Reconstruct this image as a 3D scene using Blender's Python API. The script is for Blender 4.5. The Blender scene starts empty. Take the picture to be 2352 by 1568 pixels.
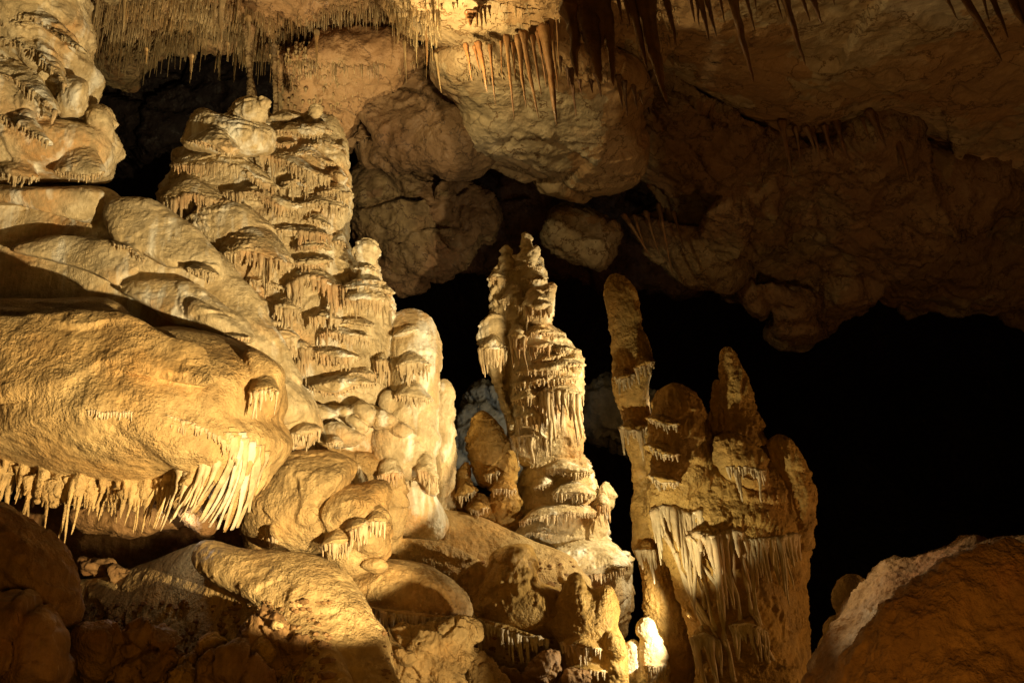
import bpy, bmesh, math, random
import numpy as np
from mathutils import Matrix, Vector
from mathutils.bvhtree import BVHTree
C = bpy.data.collections.new("cave"); bpy.context.scene.collection.children.link(C)
S = bpy.context.scene
R = math.radians
# ---------------------------------------------------------------- camera
FPX = 2240.0                                   # focal length in units of a 2352 px wide picture
cam_d = bpy.data.cameras.new("camera"); cam = bpy.data.objects.new("camera", cam_d); C.objects.link(cam)
cam_d.sensor_width = 36; cam_d.lens = 36*FPX/2352; cam_d.clip_end = 400; cam_d.clip_start = .05
PITCH = R(24)
RM = Matrix.Rotation(R(90)+PITCH, 4, 'X') @ Matrix.Rotation(R(-4), 4, 'Z')
EYE = Vector((0, 0, 1.6))
cam.matrix_world = Matrix.Translation(EYE) @ RM
S.camera = cam
CR = np.array(RM.to_3x3()); E = np.array(EYE)
OFF = 0.0
def P(x, y, d):
    """a point of the cave seen at picture position x, y (2352 x 1568) at depth d metres"""
    x = np.asarray(x, float); y = np.asarray(y, float); d = np.asarray(d, float)+OFF
    v = np.stack([(x-1176)/FPX*d, (784-y)/FPX*d, -d+0*x], -1)
    return v @ CR.T + E
RIGHT, UP, FWD = CR[:, 0], CR[:, 1], -CR[:, 2]
# ---------------------------------------------------------------- world, lamps and added fill lights
w = bpy.data.worlds.new("World"); S.world = w; w.use_nodes = True
bg = w.node_tree.nodes["Background"]; bg.inputs[0].default_value = (1, .50, .12, 1); bg.inputs[1].default_value = .006
def lamp(name, kind, pos, power, col, size=.05, aim=None, angle=80, blend=.4):
    l = bpy.data.lights.new(name, kind); o = bpy.data.objects.new(name, l); C.objects.link(o)
    l.energy = power; l.color = col; l.shadow_soft_size = size
    o.location = Vector(P(*pos))
    if kind == 'SPOT':
        l.spot_size = R(angle); l.spot_blend = blend
        o.rotation_euler = (Vector(P(*aim))-o.location).to_track_quat('-Z', 'Y').to_euler()
    return o
WARM = (1, .74, .37); AMB = (1, .47, .06); PALE = (1, .79, .44)
lamp('flood_lamp', 'SPOT', (2420, 1790, 2.9), 3900, WARM, .04, (645, 760, 8.5), 43, .07)
lamp('column_lamp', 'SPOT', (1692, 905, 10.45), 430, PALE, .04, (1290, 960, 11.3), 120, .4)
lamp('niche_lamp', 'SPOT', (1600, 1440, 9.0), 150, (1, .84, .55), .03, (1425, 1430, 9.4), 96, .5)
lamp('slab_fill', 'SPOT', (1560, 1760, 5.6), 300, WARM, .04, (850, 1470, 8.0), 36, .5)  # added fill: lights the slab that the flood cone misses
lamp('dome_lamp', 'POINT', (420, 1195, 8.0), 3, (1, .92, .78), .04)
lamp('ceiling_lamp', 'SPOT', (1010, 150, 11.4), 150, (1, .74, .33), .05, (1200, 20, 12.2), 165, .5)
lamp('straw_ceiling_fill', 'SPOT', (560, 500, 11.9), 420, (1, .78, .38), .05, (480, 60, 13.0), 125, .6)  # added light hidden behind the tower, brightens the straw ceiling
lamp('far_lamp', 'SPOT', (1120, 1180, 15), 60, (.95, .95, .85), .1, (1095, 930, 18), 70, .7)
lamp('bounce_fill', 'POINT', (1300, 2300, 1.2), 165, AMB, .6)  # added fill near the camera, in place of orange bounce light
lamp('right_ceiling_fill', 'POINT', (2900, 1500, 8.0), 190, (1, .52, .18), .3)  # added out of frame to give the right ceiling amber light
lamp('right_lamp', 'SPOT', (1390, 1480, 7.9), 165, (1, .84, .48), .03, (1560, 1120, 9.2), 64, .6)
lamp('rock_lamp', 'SPOT', (1700, 1120, 5.8), 34, (1, .86, .5), .03, (2080, 1340, 5.1), 60, .5)
S.view_settings.view_transform = 'Standard'; S.view_settings.look = 'None'
S.view_settings.exposure = 0; S.view_settings.gamma = 1
S.cycles.max_bounces = 5; S.cycles.diffuse_bounces = 4; S.cycles.sample_clamp_indirect = 3
# ---------------------------------------------------------------- noise
def _hash(ix, iy, iz, seed):
    h = (ix*374761393 + iy*668265263 + iz*2147483647 + seed*1274126177) & 0xFFFFFFFF
    h = ((h ^ (h >> 13))*1274126177) & 0xFFFFFFFF
    h = ((h ^ (h >> 16))*2246822519) & 0xFFFFFFFF
    return h ^ (h >> 15)
def noise(p, seed=0):
    i = np.floor(p).astype(np.int64); f = p-i
    u = f*f*f*(f*(f*6-15)+10)
    out = np.zeros(len(p))
    for dx in (0, 1):
        wx = u[:, 0] if dx else 1-u[:, 0]
        for dy in (0, 1):
            wy = u[:, 1] if dy else 1-u[:, 1]
            for dz in (0, 1):
                wz = u[:, 2] if dz else 1-u[:, 2]
                h = _hash(i[:, 0]+dx, i[:, 1]+dy, i[:, 2]+dz, seed)
                gx = (h & 1023)/511.5-1; gy = ((h >> 10) & 1023)/511.5-1; gz = ((h >> 20) & 1023)/511.5-1
                out += wx*wy*wz*(gx*(f[:, 0]-dx)+gy*(f[:, 1]-dy)+gz*(f[:, 2]-dz))
    return out*1.2
def fbm(p, o=4, seed=0, g=.5):
    a = 1; r = 0
    for k in range(o):
        r = r+a*noise(p*(2.03**k), seed+k*17); a *= g
    return r
def worley(p, seed=0):
    i = np.floor(p).astype(np.int64)
    F1 = np.full(len(p), 9.); F2 = F1.copy(); pl = np.zeros(len(p))
    for dx in (-1, 0, 1):
        for dy in (-1, 0, 1):
            for dz in (-1, 0, 1):
                j = i+np.array([dx, dy, dz])
                h = _hash(j[:, 0], j[:, 1], j[:, 2], seed)
                h2 = _hash(j[:, 0], j[:, 1], j[:, 2], seed+7)
                c = j+np.stack([(h & 1023), (h >> 10) & 1023, (h >> 20) & 1023], 1)/1023.
                n = np.stack([(h2 & 1023), (h2 >> 10) & 1023, (h2 >> 20) & 1023], 1)/511.5-1
                d = np.linalg.norm(p-c, axis=1); q = ((p-c)*n).sum(1)+n[:, 0]*.35
                m = d < F1
                F2 = np.where(m, F1, np.minimum(F2, d)); pl = np.where(m, q, pl); F1 = np.where(m, d, F1)
    return F1, F2, pl
def sst(a, b, x):
    t = np.clip((x-a)/(b-a), 0, 1); return t*t*(3-2*t)
# ---------------------------------------------------------------- materials
def mat(name, c1, c2, c3=None, grain=70, bump=.012, big=2.5, rough=.75, crack=0, streak=.35, blotch=6, cells=0, tint=(.2, .08, .03), pale=None):
    m = bpy.data.materials.new(name); m.use_nodes = True; nt = m.node_tree; N = nt.nodes; L = nt.links
    b = N['Principled BSDF']; b.inputs['Roughness'].default_value = rough
    b.inputs['Specular IOR Level'].default_value = .3
    tc = N.new('ShaderNodeNewGeometry')
    def nz(scale, det=4, vec=None, ro=.55):
        n = N.new('ShaderNodeTexNoise'); n.inputs['Scale'].default_value = scale; n.inputs['Detail'].default_value = det
        n.inputs['Roughness'].default_value = ro
        L.new(vec or tc.outputs['Position'], n.inputs['Vector']); return n.outputs['Fac']
    def ramp(src, a, b_, ca=(0, 0, 0, 1), cb=(1, 1, 1, 1)):
        r = N.new('ShaderNodeValToRGB'); r.color_ramp.elements[0].position = a; r.color_ramp.elements[1].position = b_
        r.color_ramp.elements[0].color = ca; r.color_ramp.elements[1].color = cb; L.new(src, r.inputs[0]); return r.outputs[0]
    def mix(f, a, b_, mode='MIX'):
        x = N.new('ShaderNodeMix'); x.data_type = 'RGBA'; x.blend_type = mode
        if isinstance(f, float): x.inputs[0].default_value = f
        else: L.new(f, x.inputs[0])
        for s, v in ((6, a), (7, b_)):
            if isinstance(v, tuple): x.inputs[s].default_value = (*v, 1)
            else: L.new(v, x.inputs[s])
        return x.outputs[2]
    mp = N.new('ShaderNodeMapping'); mp.inputs['Scale'].default_value = (1, 1, .14); L.new(tc.outputs['Position'], mp.inputs[0])
    col = mix(ramp(nz(big, 5), .38, .62), c1, c2)
    if c3: col = mix(ramp(nz(big*.45+.1, 3), .5, .68), col, c3)
    g = nz(grain, 3); gs = nz(grain*.45, 4, mp.outputs[0]); g3 = nz(grain*.22, 5, None, .6)
    col = mix(ramp(gs, .3, .7, (1-streak, 1-streak*1.1, 1-streak*1.3, 1), (1, 1, 1, 1)), (0, 0, 0), col) if False else mix(.6, col, mix(ramp(gs, .32, .6), tuple(v*(1-streak) for v in c2), col))
    col = mix(.7, col, mix(ramp(nz(blotch, 6, None, .65), .36, .56), tuple(v*.55 for v in c2), col))
    if crack:
        v = N.new('ShaderNodeTexVoronoi'); v.feature = 'DISTANCE_TO_EDGE'; v.inputs['Scale'].default_value = crack
        wv = N.new('ShaderNodeVectorMath'); wv.operation = 'MULTIPLY_ADD'
        nn = N.new('ShaderNodeTexNoise'); nn.inputs['Scale'].default_value = crack*1.3; nn.inputs['Detail'].default_value = 5
        L.new(tc.outputs['Position'], nn.inputs['Vector'])
        L.new(nn.outputs['Color'], wv.inputs[0]); wv.inputs[1].default_value = (1.1/crack,)*3; L.new(tc.outputs['Position'], wv.inputs[2])
        L.new(wv.outputs[0], v.inputs['Vector'])
        cr = ramp(v.outputs['Distance'], .0, .02)
        brk = ramp(nz(crack*1.1, 3), .36, .5)
        crm = N.new('ShaderNodeMath'); crm.operation = 'MAXIMUM'; L.new(cr, crm.inputs[0]); L.new(brk, crm.inputs[1])
        col = mix(crm.outputs[0], tuple(x*.5 for x in c2), col)
    if cells:
        vc = N.new('ShaderNodeTexVoronoi'); vc.inputs['Scale'].default_value = cells; vc.inputs['Randomness'].default_value = 1
        wv2 = N.new('ShaderNodeVectorMath'); wv2.operation = 'MULTIPLY_ADD'; n2 = N.new('ShaderNodeTexNoise'); n2.inputs['Scale'].default_value = cells*1.5; n2.inputs['Detail'].default_value = 7
        n2.inputs['Roughness'].default_value = .65
        L.new(tc.outputs['Position'], n2.inputs['Vector']); L.new(n2.outputs['Color'], wv2.inputs[0]); wv2.inputs[1].default_value = (1.3/cells,)*3; L.new(tc.outputs['Position'], wv2.inputs[2])
        L.new(wv2.outputs[0], vc.inputs['Vector']); sp = N.new('ShaderNodeSeparateColor'); L.new(vc.outputs['Color'], sp.inputs[0])
        col = mix(ramp(sp.outputs[0], .35, .6), mix(.75, col, tint), col)
        va = N.new('ShaderNodeMath'); va.operation = 'SUBTRACT'; va.inputs[1].default_value = .5; L.new(nz(cells*2.2, 9, None, .6), va.inputs[0])
        vb = N.new('ShaderNodeMath'); vb.operation = 'ABSOLUTE'; L.new(va.outputs[0], vb.inputs[0])
        col = mix(ramp(vb.outputs[0], .002, .012), tuple(x*.4 for x in tint), col)
    if pale:
        col = mix(ramp(nz(big*1.7, 4, mp.outputs[0]), .54, .66), col, pale)
    rr_ = N.new('ShaderNodeMapRange'); rr_.inputs[3].default_value = rough-.28; rr_.inputs[4].default_value = min(.95, rough+.12); rr_.inputs[1].default_value = .35; rr_.inputs[2].default_value = .6
    L.new(nz(3.5, 4), rr_.inputs[0]); L.new(rr_.outputs[0], b.inputs['Roughness'])
    L.new(col, b.inputs['Base Color'])
    ad = N.new('ShaderNodeMath'); ad.operation = 'MULTIPLY_ADD'; ad.inputs[1].default_value = 1.5; L.new(g3, ad.inputs[0]); L.new(g, ad.inputs[2])
    ad2 = N.new('ShaderNodeMath'); ad2.operation = 'ADD'; L.new(ad.outputs[0], ad2.inputs[0]); L.new(gs, ad2.inputs[1])
    bp = N.new('ShaderNodeBump'); bp.inputs['Strength'].default_value = 1; bp.inputs['Distance'].default_value = bump
    gm = N.new('ShaderNodeMath'); gm.operation = 'MULTIPLY'; L.new(ad2.outputs[0], gm.inputs[0]); L.new(ramp(nz(2.2, 3), .36, .6, (.25, .25, .25, 1)), gm.inputs[1]); L.new(gm.outputs[0], bp.inputs['Height']); L.new(bp.outputs[0], b.inputs['Normal'])
    return m
M = {}
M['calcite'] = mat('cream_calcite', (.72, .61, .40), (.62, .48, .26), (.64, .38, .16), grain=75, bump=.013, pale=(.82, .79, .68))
M['dome'] = mat('ochre_calcite', (.62, .45, .21), (.54, .36, .15), (.60, .36, .13), grain=55, bump=.03)
M['drip'] = mat('dripstone', (.70, .58, .37), (.60, .45, .25), (.62, .40, .21), grain=60, bump=.006, big=4, rough=.5, streak=.45)
M['white'] = mat('white_dripstone', (.78, .72, .60), (.68, .58, .42), None, grain=60, bump=.006, rough=.45)
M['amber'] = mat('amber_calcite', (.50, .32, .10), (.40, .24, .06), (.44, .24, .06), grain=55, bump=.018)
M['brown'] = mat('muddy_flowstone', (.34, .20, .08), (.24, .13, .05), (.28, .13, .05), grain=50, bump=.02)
M['slope'] = mat('fine_brown_flowstone', (.36, .20, .09), (.26, .135, .055), (.29, .12, .05), grain=60, bump=.014, big=3)
M['rock'] = mat('ceiling_rock', (.40, .31, .18), (.27, .18, .09), (.36, .20, .10), grain=22, bump=.03, big=1.2, crack=1.1, streak=.2, blotch=5, cells=.55, tint=(.24, .13, .06))
M['shade_rock'] = mat('shaded_umber_rock', (.22, .16, .08), (.15, .10, .05), (.2, .10, .05), grain=20, bump=.03, big=1.2, crack=.9, streak=.2, blotch=4, cells=.7, tint=(.14, .08, .04))  # darker version of the ceiling rock, shade put into its colour
M['pale'] = mat('pale_rock', (.56, .46, .31), (.44, .34, .20), (.48, .30, .16), grain=24, bump=.022, big=1.0, crack=1.0, streak=.1, blotch=4, cells=.5, tint=(.36, .20, .08))
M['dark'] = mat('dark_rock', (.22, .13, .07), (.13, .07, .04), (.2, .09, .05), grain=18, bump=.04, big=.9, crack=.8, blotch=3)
M['straw'] = mat('grey_straw', (.55, .43, .26), (.34, .24, .12), (.40, .24, .10), grain=40, bump=.004, big=3, rough=.5)
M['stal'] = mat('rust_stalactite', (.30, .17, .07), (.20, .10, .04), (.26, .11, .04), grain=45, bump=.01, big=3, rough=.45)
M['void'] = mat('unlit_far_rock', (.05, .035, .03), (.03, .02, .02), None, grain=4, bump=.05, big=.5)  # near-black colour stands for rock that no light reaches
M['blue'] = mat('grey_limestone', (.44, .42, .34), (.30, .28, .22), None, grain=14, bump=.03, big=1.5, blotch=3)
# ---------------------------------------------------------------- raw shapes: (verts Nx3, faces list/array)
rs = np.random.RandomState(5)
def spline(pts, n=None, closed=True, step=8):
    p = np.array(pts, float)
    if closed: q = np.vstack([p[-1], p, p[0], p[1]])
    else: q = np.vstack([2*p[0]-p[1], p, 2*p[-1]-p[-2]])
    out = []
    for k in range(1, len(q)-2):
        m = max(2, int(np.linalg.norm(q[k+1][:2]-q[k][:2])/step))
        t = np.linspace(0, 1, m, endpoint=False)[:, None]
        a, b, c, d = q[k-1], q[k], q[k+1], q[k+2]
        out.append(.5*((2*b)+(c-a)*t+(2*a-5*b+4*c-d)*t*t+(3*b-a-3*c+d)*t**3))
    r = np.vstack(out)
    if not closed: r = np.vstack([r, p[-1]])
    return r
def ringmesh(rings, cap0=True, cap1=True):
    """rings (K,M,3) -> closed tube"""
    K, Mm, _ = rings.shape
    V = rings.reshape(-1, 3); F = []
    idx = np.arange(K*Mm).reshape(K, Mm); nx = np.roll(idx, -1, 1)
    F = np.stack([idx[:-1], nx[:-1], nx[1:], idx[1:]], -1).reshape(-1, 4).tolist()
    if cap0: V = np.vstack([V, rings[0].mean(0)]); c = len(V)-1; F += [[c, int(nx[0, j]), int(idx[0, j])] for j in range(Mm)]
    if cap1: V = np.vstack([V, rings[-1].mean(0)]); c = len(V)-1; F += [[c, int(idx[-1, j]), int(nx[-1, j])] for j in range(Mm)]
    return V, F
def pillow(out, d, t, b=None, c=None, n=2.2, gx=0, gy=0, step=8, rings=14):
    """rounded mass: outline in picture px, depth d m of its middle, front bulge t m, back bulge b m"""
    o = spline(out, step=step); c = np.array(c if c else o.mean(0), float); b = t if b is None else b
    s = np.sin(np.linspace(.08, math.pi/2, rings))
    rr = []
    for side, th in ((-1, t), (1, b)):
        q = s if side < 0 else s[::-1][1:]
        for k in q:
            xy = c+(o-c)*k
            dep = d+gx*(xy[:, 0]-c[0])+gy*(xy[:, 1]-c[1])+side*th*math.sqrt(max(0, 1-k**n))
            rr.append(P(xy[:, 0], xy[:, 1], dep))
    return ringmesh(np.array(rr))
def knob(x, y, rx, ry, d, back=.9):
    """ellipsoid lump; rx, ry in px"""
    a = np.linspace(0, 2*math.pi, 22, endpoint=False)
    return pillow([(x+rx*math.cos(k), y+ry*math.sin(k)) for k in a[::2]], d, rx*back*d/FPX)
def tube(path, rad, m=10, wob=.0, seed=0):
    """world path (K,3), radii (K)"""
    path = np.array(path); rad = np.array(rad); K = len(path)
    T = np.gradient(path, axis=0); T /= np.linalg.norm(T, axis=1)[:, None]+1e-9
    A = np.cross(T, np.array([.31, .9, .2])); A /= np.linalg.norm(A, axis=1)[:, None]; B = np.cross(T, A)
    a = np.linspace(0, 2*math.pi, m, endpoint=False)
    r = rad[:, None]*(1+wob*np.random.RandomState(seed).uniform(-1, 1, (K, m)))
    rings = path[:, None]+r[..., None]*(A[:, None]*np.cos(a)[None, :, None]+B[:, None]*np.sin(a)[None, :, None])
    return ringmesh(rings)
def column(pts, seed=0, m=26, step=6):
    """pts (x, y, radius px, depth) from the top down"""
    q = spline(pts, closed=False, step=step)
    path = P(q[:, 0], q[:, 1], q[:, 3]); rad = np.maximum(q[:, 2], 1)*q[:, 3]/FPX
    return tube(path, rad, m)
def tier(lip, H, d0, t=.22, over=1.0):
    """ledge of flowstone: lip polyline (px) with its rounded top H px high above it"""
    l = np.array(lip, float); n = len(l); u = np.linspace(0, 1, n)
    top = [(l[k, 0]+rs.uniform(-3, 3), l[k, 1]-H*max(.25, math.sin(math.pi*u[k])**.5)*rs.uniform(.85, 1.1)) for k in range(n-1, -1, -1)]
    dd = d0
    return pillow([tuple(p) for p in l]+top, dd, t, b=.3, n=2.6, c=(l[:, 0].mean(), l[:, 1].mean()-H*.35), gy=-.005, step=6, rings=10)
def join(raws):
    V = []; F = []; o = 0
    for v, f in raws:
        V.append(v); F += [[i+o for i in q] for q in f]; o += len(v)
    return np.vstack(V), F
def bvh(raws):
    v, f = join(raws); return BVHTree.FromPolygons([tuple(x) for x in v], f)
def hit(B, x, y, default=10):
    p = Vector(P(x, y, 2)); d = (p-EYE).normalized()
    r = B.ray_cast(EYE, d)
    if r[0] is None: return default
    return float((np.array(r[0])-E) @ FWD)-OFF
# ---------------------------------------------------------------- objects
def empty(name, loc, label, cat, group=None):
    o = bpy.data.objects.new(name, None); C.objects.link(o); o.location = Vector(loc); o.empty_display_size = .2
    o['label'] = label; o['category'] = cat
    if group: o['group'] = group
    return o
def mk(name, V, F, material, parent=None, base=None, smooth=True):
    me = bpy.data.meshes.new(name)
    b = np.array(parent.location) if parent else (np.array(base) if base is not None else np.zeros(3))
    me.from_pydata((np.asarray(V)-b).tolist(), [], F if isinstance(F, list) else F.tolist())
    me.materials.append(material)
    if smooth: me.polygons.foreach_set('use_smooth', [True]*len(me.polygons))
    o = bpy.data.objects.new(name, me); C.objects.link(o)
    if parent: o.parent = parent
    elif base is not None: o.location = Vector(b)
    return o
def fuse(raws, vox, smooth=4, disp=None):
    V, F = join(raws)
    me = bpy.data.meshes.new('tmp'); me.from_pydata(V.tolist(), [], F)
    o = bpy.data.objects.new('tmp', me); C.objects.link(o)
    m = o.modifiers.new('r', 'REMESH'); m.mode = 'VOXEL'; m.voxel_size = vox
    if smooth:
        k = o.modifiers.new('s', 'SMOOTH'); k.factor = .5; k.iterations = smooth
    dg = bpy.context.evaluated_depsgraph_get()
    e = bpy.data.meshes.new_from_object(o.evaluated_get(dg)); bpy.data.objects.remove(o); bpy.data.meshes.remove(me)
    n = len(e.vertices); v = np.empty(n*3); e.vertices.foreach_get('co', v); v = v.reshape(-1, 3)
    nn = np.empty(n*3, dtype=np.float32); e.vertex_normals.foreach_get('vector', nn); nn = nn.reshape(-1, 3).astype(float)
    if disp: v = disp(v, nn)
    f = np.empty(len(e.loops), dtype=np.int32); e.loops.foreach_get('vertex_index', f)
    f = f.reshape(-1, 4) if len(f) == 4*len(e.polygons) else None
    if f is None: fl = [list(p.vertices) for p in e.polygons]
    else: fl = f.tolist()
    bpy.data.meshes.remove(e)
    return v, fl
def flow(T=.28, A=.05, warp=.9, flute=.018, seed=0, grain=.01, lump=.04, fw=16., mask=.0, tilt=0.):
    def f(v, n):
        lat = v @ RIGHT
        z = v[:, 2]+tilt*lat+warp*T*fbm(v/(2.2*T), 3, seed)
        s = z/T; k = np.floor(s); s = s-k
        lip = sst(.04, .2, s)*(1-s)**.8
        m = sst(-.25, .15, noise(v/(2.6*T)+7.7+0*k[:, None], seed+3)+mask)
        side = 1-np.abs(n[:, 2])*.6
        q = v*np.array([fw, fw, fw*.10]); q[:, :2] += .8*noise(v*4, seed+11)[:, None]
        fl = 1-np.abs(noise(q, seed+5))*2.6
        fm = sst(.75, .35, s)*side*(m*.75+.25)
        dd = A*lip*m*side + flute*fl*fm + lump*fbm(v*1.7, 2, seed+9) + grain*fbm(v*22, 3, seed+20, .6)
        hd = n*np.array([1, 1, .35])
        return v+hd*dd[:, None]
    return f
def smoothrock(lump=.06, grain=.01, seed=0, fl=.0, fw=14):
    def f(v, n):
        dd = lump*fbm(v*1.3, 3, seed)+grain*fbm(v*20, 3, seed+20, .65)+lump*.35*fbm(v*5, 2, seed+30)
        if fl:
            q = v*np.array([fw, fw, fw*.12]); dd = dd+fl*(1-np.abs(noise(q, seed+5))*2.5)*sst(-.1, .3, noise(v*1.5, seed+8)+.12)
        return v+n*dd[:, None]
    return f
def craggy(A=.25, sc=.8, seed=0, grain=.03, an=(1, 1, 1), small=.28, strata=.05):
    an = np.array(an)
    def f(v, n):
        p = v*sc*an+.16*np.stack([noise(v*sc*.8, seed+1), noise(v*sc*.8, seed+2), noise(v*sc*.8, seed+3)], 1)
        F1, F2, pl = worley(p, seed)
        G1, G2, ql = worley(p*2.7, seed+50)
        q3 = v @ RIGHT; q4 = v @ UP; st = np.stack([(q3*.8-q4*.6)*.5, (q3*.6+q4*.8)*2.2, v @ FWD*1.2], 1)
        dd = A*(.8*pl+small*ql)+strata*(1-np.abs(fbm(st, 4, seed+90, .6))*2)-A*.35*(1-sst(0, .07, F2-F1))*sst(-.1, .2, noise(v*sc*1.5, seed+60))+A*.35*fbm(v*sc*1.5, 4, seed+70)+grain*fbm(v*9, 4, seed+80, .6)
        return v+n*dd[:, None]
    return f
DOWN = np.array([0, 0, -1.])
def drip(root, L, r0, seed, lean=(0, 0), taper=1.0, K=9, flare=1.5, m=7):
    r_ = np.random.RandomState(seed & 0x7fffffff)
    t = np.linspace(0, 1, K); w_ = r_.uniform(-1, 1, 2)*L*.04
    path = root+DOWN*(L*t)[:, None]+RIGHT*(lean[0]*L*t**1.5+w_[0]*np.sin(t*5))[:, None]+FWD*(lean[1]*L*t+w_[1]*np.sin(t*4+1))[:, None]
    rad = r0*((1-t*.8)**taper)*(1+(flare-1)*(1-t)**5)*(1+.12*np.sin(t*14+r_.uniform(0, 6)))
    rad[-1] *= .5
    return tube(path, rad, m)
def fringe(B, lip, n, L, wpx=4.5, var=.5, lean=(0, 0), up=3, seed=0, cover=1.0, embed=.5, taper=.8, dd=None, back=.0):
    """row of drips along a lip (px); L length px"""
    l = spline(lip, closed=False, step=2) if len(lip) > 2 else np.array([np.array(lip[0])+(np.array(lip[-1])-np.array(lip[0]))*u for u in np.linspace(0, 1, 40)], float)
    r_ = np.random.RandomState(seed+int(abs(l[:, 0].sum())) % 9973); out = []
    env = 1+.45*np.sin(np.linspace(0, 1, n)*r_.uniform(6, 14)+r_.uniform(0, 6))
    for k in range(n):
        u = (k+r_.uniform(.1, .9))/n
        x, y = l[min(len(l)-1, int(u*len(l)))][:2]; y = y-up*r_.uniform(.3, 1.6)
        d = hit(B, x, y, -1)
        if d < 0: d = hit(B, x, y-8, -1)
        if d < 0: continue
        if dd is not None and abs(d-dd) > .9: continue
        px = d/FPX; rr = wpx*px*r_.uniform(.6, 1.25)
        ll = L*px*max(.12, env[k]*(1-var+var*r_.uniform(-.6, 1.2)))*(1.5 if r_.rand() < .1 else 1)
        root = P(x, y, d+rr*embed+back)
        out.append(drip(root, ll+up*px*1.5, rr, int(r_.randint(1 << 30)), lean, taper))
    return out
T1 = lambda q: [(350.9+.2546*a, 205.7+.2546*b) for a, b in q]
T2 = lambda q: [(350.9+.2546*a, 580.7+.2546*b) for a, b in q]
T3 = lambda q: [(604.9+.2546*a, 877.1+.2546*b) for a, b in q]
T4 = lambda q: [(1028.4+.3442*a, 1028.4+.3442*b) for a, b in q]
T5 = lambda q: [(1361+.5372*a, 725.9+.5372*b) for a, b in q]
TC = lambda q: [(786.4+.3357*a, 520.2+.3357*b) for a, b in q]
def formation(name, label, cat, base, raws, tiers, material, vox=.009, disp=None, smooth=4, dripmat=None, group=None, body='body', tt=.2, sc=.2546, push=.0, seed=0, ledges=True):
    """body = fused masses + ledges; every fringe of drips is a part of its own"""
    root = empty(name, P(*base), label, cat, group)
    B0 = bvh(raws); allr = list(raws)
    for lip, H, L, n in tiers:
        cx = sum(p[0] for p in lip)/len(lip); cy = sum(p[1] for p in lip)/len(lip)
        h = H*sc
        d = hit(B0, cx, cy-h*.4, base[2])
        th = min(tt, 1.7*h*d/FPX+.05)
        if H > 0: allr.append(tier(lip, h, d+push, th))
    V, F = fuse(allr, vox, smooth, disp)
    mk(body, V, F, material, root)
    B = BVHTree.FromPolygons([tuple(x) for x in V], F)
    for j, (lip, H, L, n) in enumerate(tiers):
        if L < 14 or n == 0: continue
        wp = 3.0+.010*L*sc*4
        q = fringe(B, lip, n, L*sc, wpx=wp, seed=seed+j, up=4, taper=.65)
        if q:
            u = spline(lip, closed=False, step=5); dq = np.array([hit(B, x, y-5, -9) for x, y in u])
            ok = dq > 0
            if ok.any():
                dq[~ok] = dq[ok].mean(); dq = np.convolve(np.pad(dq, 2, 'edge'), np.ones(5)/5, 'valid')
                q.append(tube(P(u[:, 0], u[:, 1]-5, dq+.012), wp*.75*dq/FPX*(1+.15*np.sin(np.arange(len(u))*1.7)), 8))
            V2, F2 = join(q); mk('drip_fringe', V2, F2, dripmat or M['drip'], root)
    return root, B
#===PART2===
# ================================================================ the setting: rock shell of the cave
def sheet(f, nx, ny, x0, x1, y0, y1):
    X, Y = np.meshgrid(np.linspace(x0, x1, nx), np.linspace(y0, y1, ny)); D = f(X, Y)
    V = P(X.ravel(), Y.ravel(), D.ravel()); i = np.arange(nx*ny).reshape(ny, nx)
    return V, np.stack([i[:-1, :-1], i[1:, :-1], i[1:, 1:], i[:-1, 1:]], -1).reshape(-1, 4).tolist()
def struct(name, V, F, m):
    o = mk(name, V, F, m); o['kind'] = 'structure'; return o
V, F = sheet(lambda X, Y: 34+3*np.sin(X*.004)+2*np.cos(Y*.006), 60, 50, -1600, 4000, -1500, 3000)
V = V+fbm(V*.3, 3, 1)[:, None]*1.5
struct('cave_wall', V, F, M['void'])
# ---- ceiling slabs (top of the picture is overhead and near, the lower edge far)
g = .010
ceil_a = [pillow([(120,-260),(1100,-260),(1080,40),(1000,110),(840,150),(700,140),(600,150),(560,125),(440,112),(330,125),(310,160),(290,195),(225,205),(180,150)], 13.6, 1.0, .6, n=3, gy=.011, step=12),
          pillow([(630,110),(760,90),(900,90),(1000,110),(960,160),(860,220),(810,290),(790,350),(700,345),(640,270),(625,190)], 14.3, .6, .6, n=3, gy=.005, step=12)]
ceil_b = [pillow([(860,-260),(1380,-260),(1420,40),(1350,120),(1200,140),(1080,125),(1000,90),(900,30)], 12.0, .9, .8, n=2.6, gy=.006, step=12),
          pillow([(1000,130),(1100,95),(1300,90),(1440,150),(1480,250),(1475,400),(1400,446),(1270,445),(1150,398),(1045,355),(1060,260),(1000,180)], 14.0, .7, .8, n=3.4, gy=.007, step=12),
          pillow([(1380,-260),(2700,-260),(2700,560),(2300,500),(2160,350),(2000,285),(1830,300),(1700,250),(1560,170),(1440,140),(1360,60)], 13.5, 1.4, 1.0, n=3.5, gy=.011, step=14)]
ceil_c = [pillow([(1440,150),(1600,200),(1850,280),(2000,260),(2200,340),(2700,440),(2700,790),(2320,735),(2200,718),(2010,680),(1940,695),(1830,760),(1650,690),(1540,605),(1470,480)], 18, 1.2, .8, n=4, gy=.009, step=14),
          pillow([(1620,280),(1700,262),(1780,310),(1815,400),(1812,560),(1722,600),(1630,520),(1600,400)], 16.4, .6, .6, n=3, gy=.006),
          pillow([(1990,370),(2120,350),(2260,420),(2360,520),(2250,515),(2080,480),(1980,430)], 17.2, .5, .6, n=3, gy=.006),
          pillow([(1700,668),(1800,655),(1880,690),(1835,765),(1760,745)], 18.2, .5, .6, n=4, gy=.006),
          pillow([(1500,420),(1600,440),(1680,640),(1560,620),(1480,520)], 17.8, .6, .6, n=3)]
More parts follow.
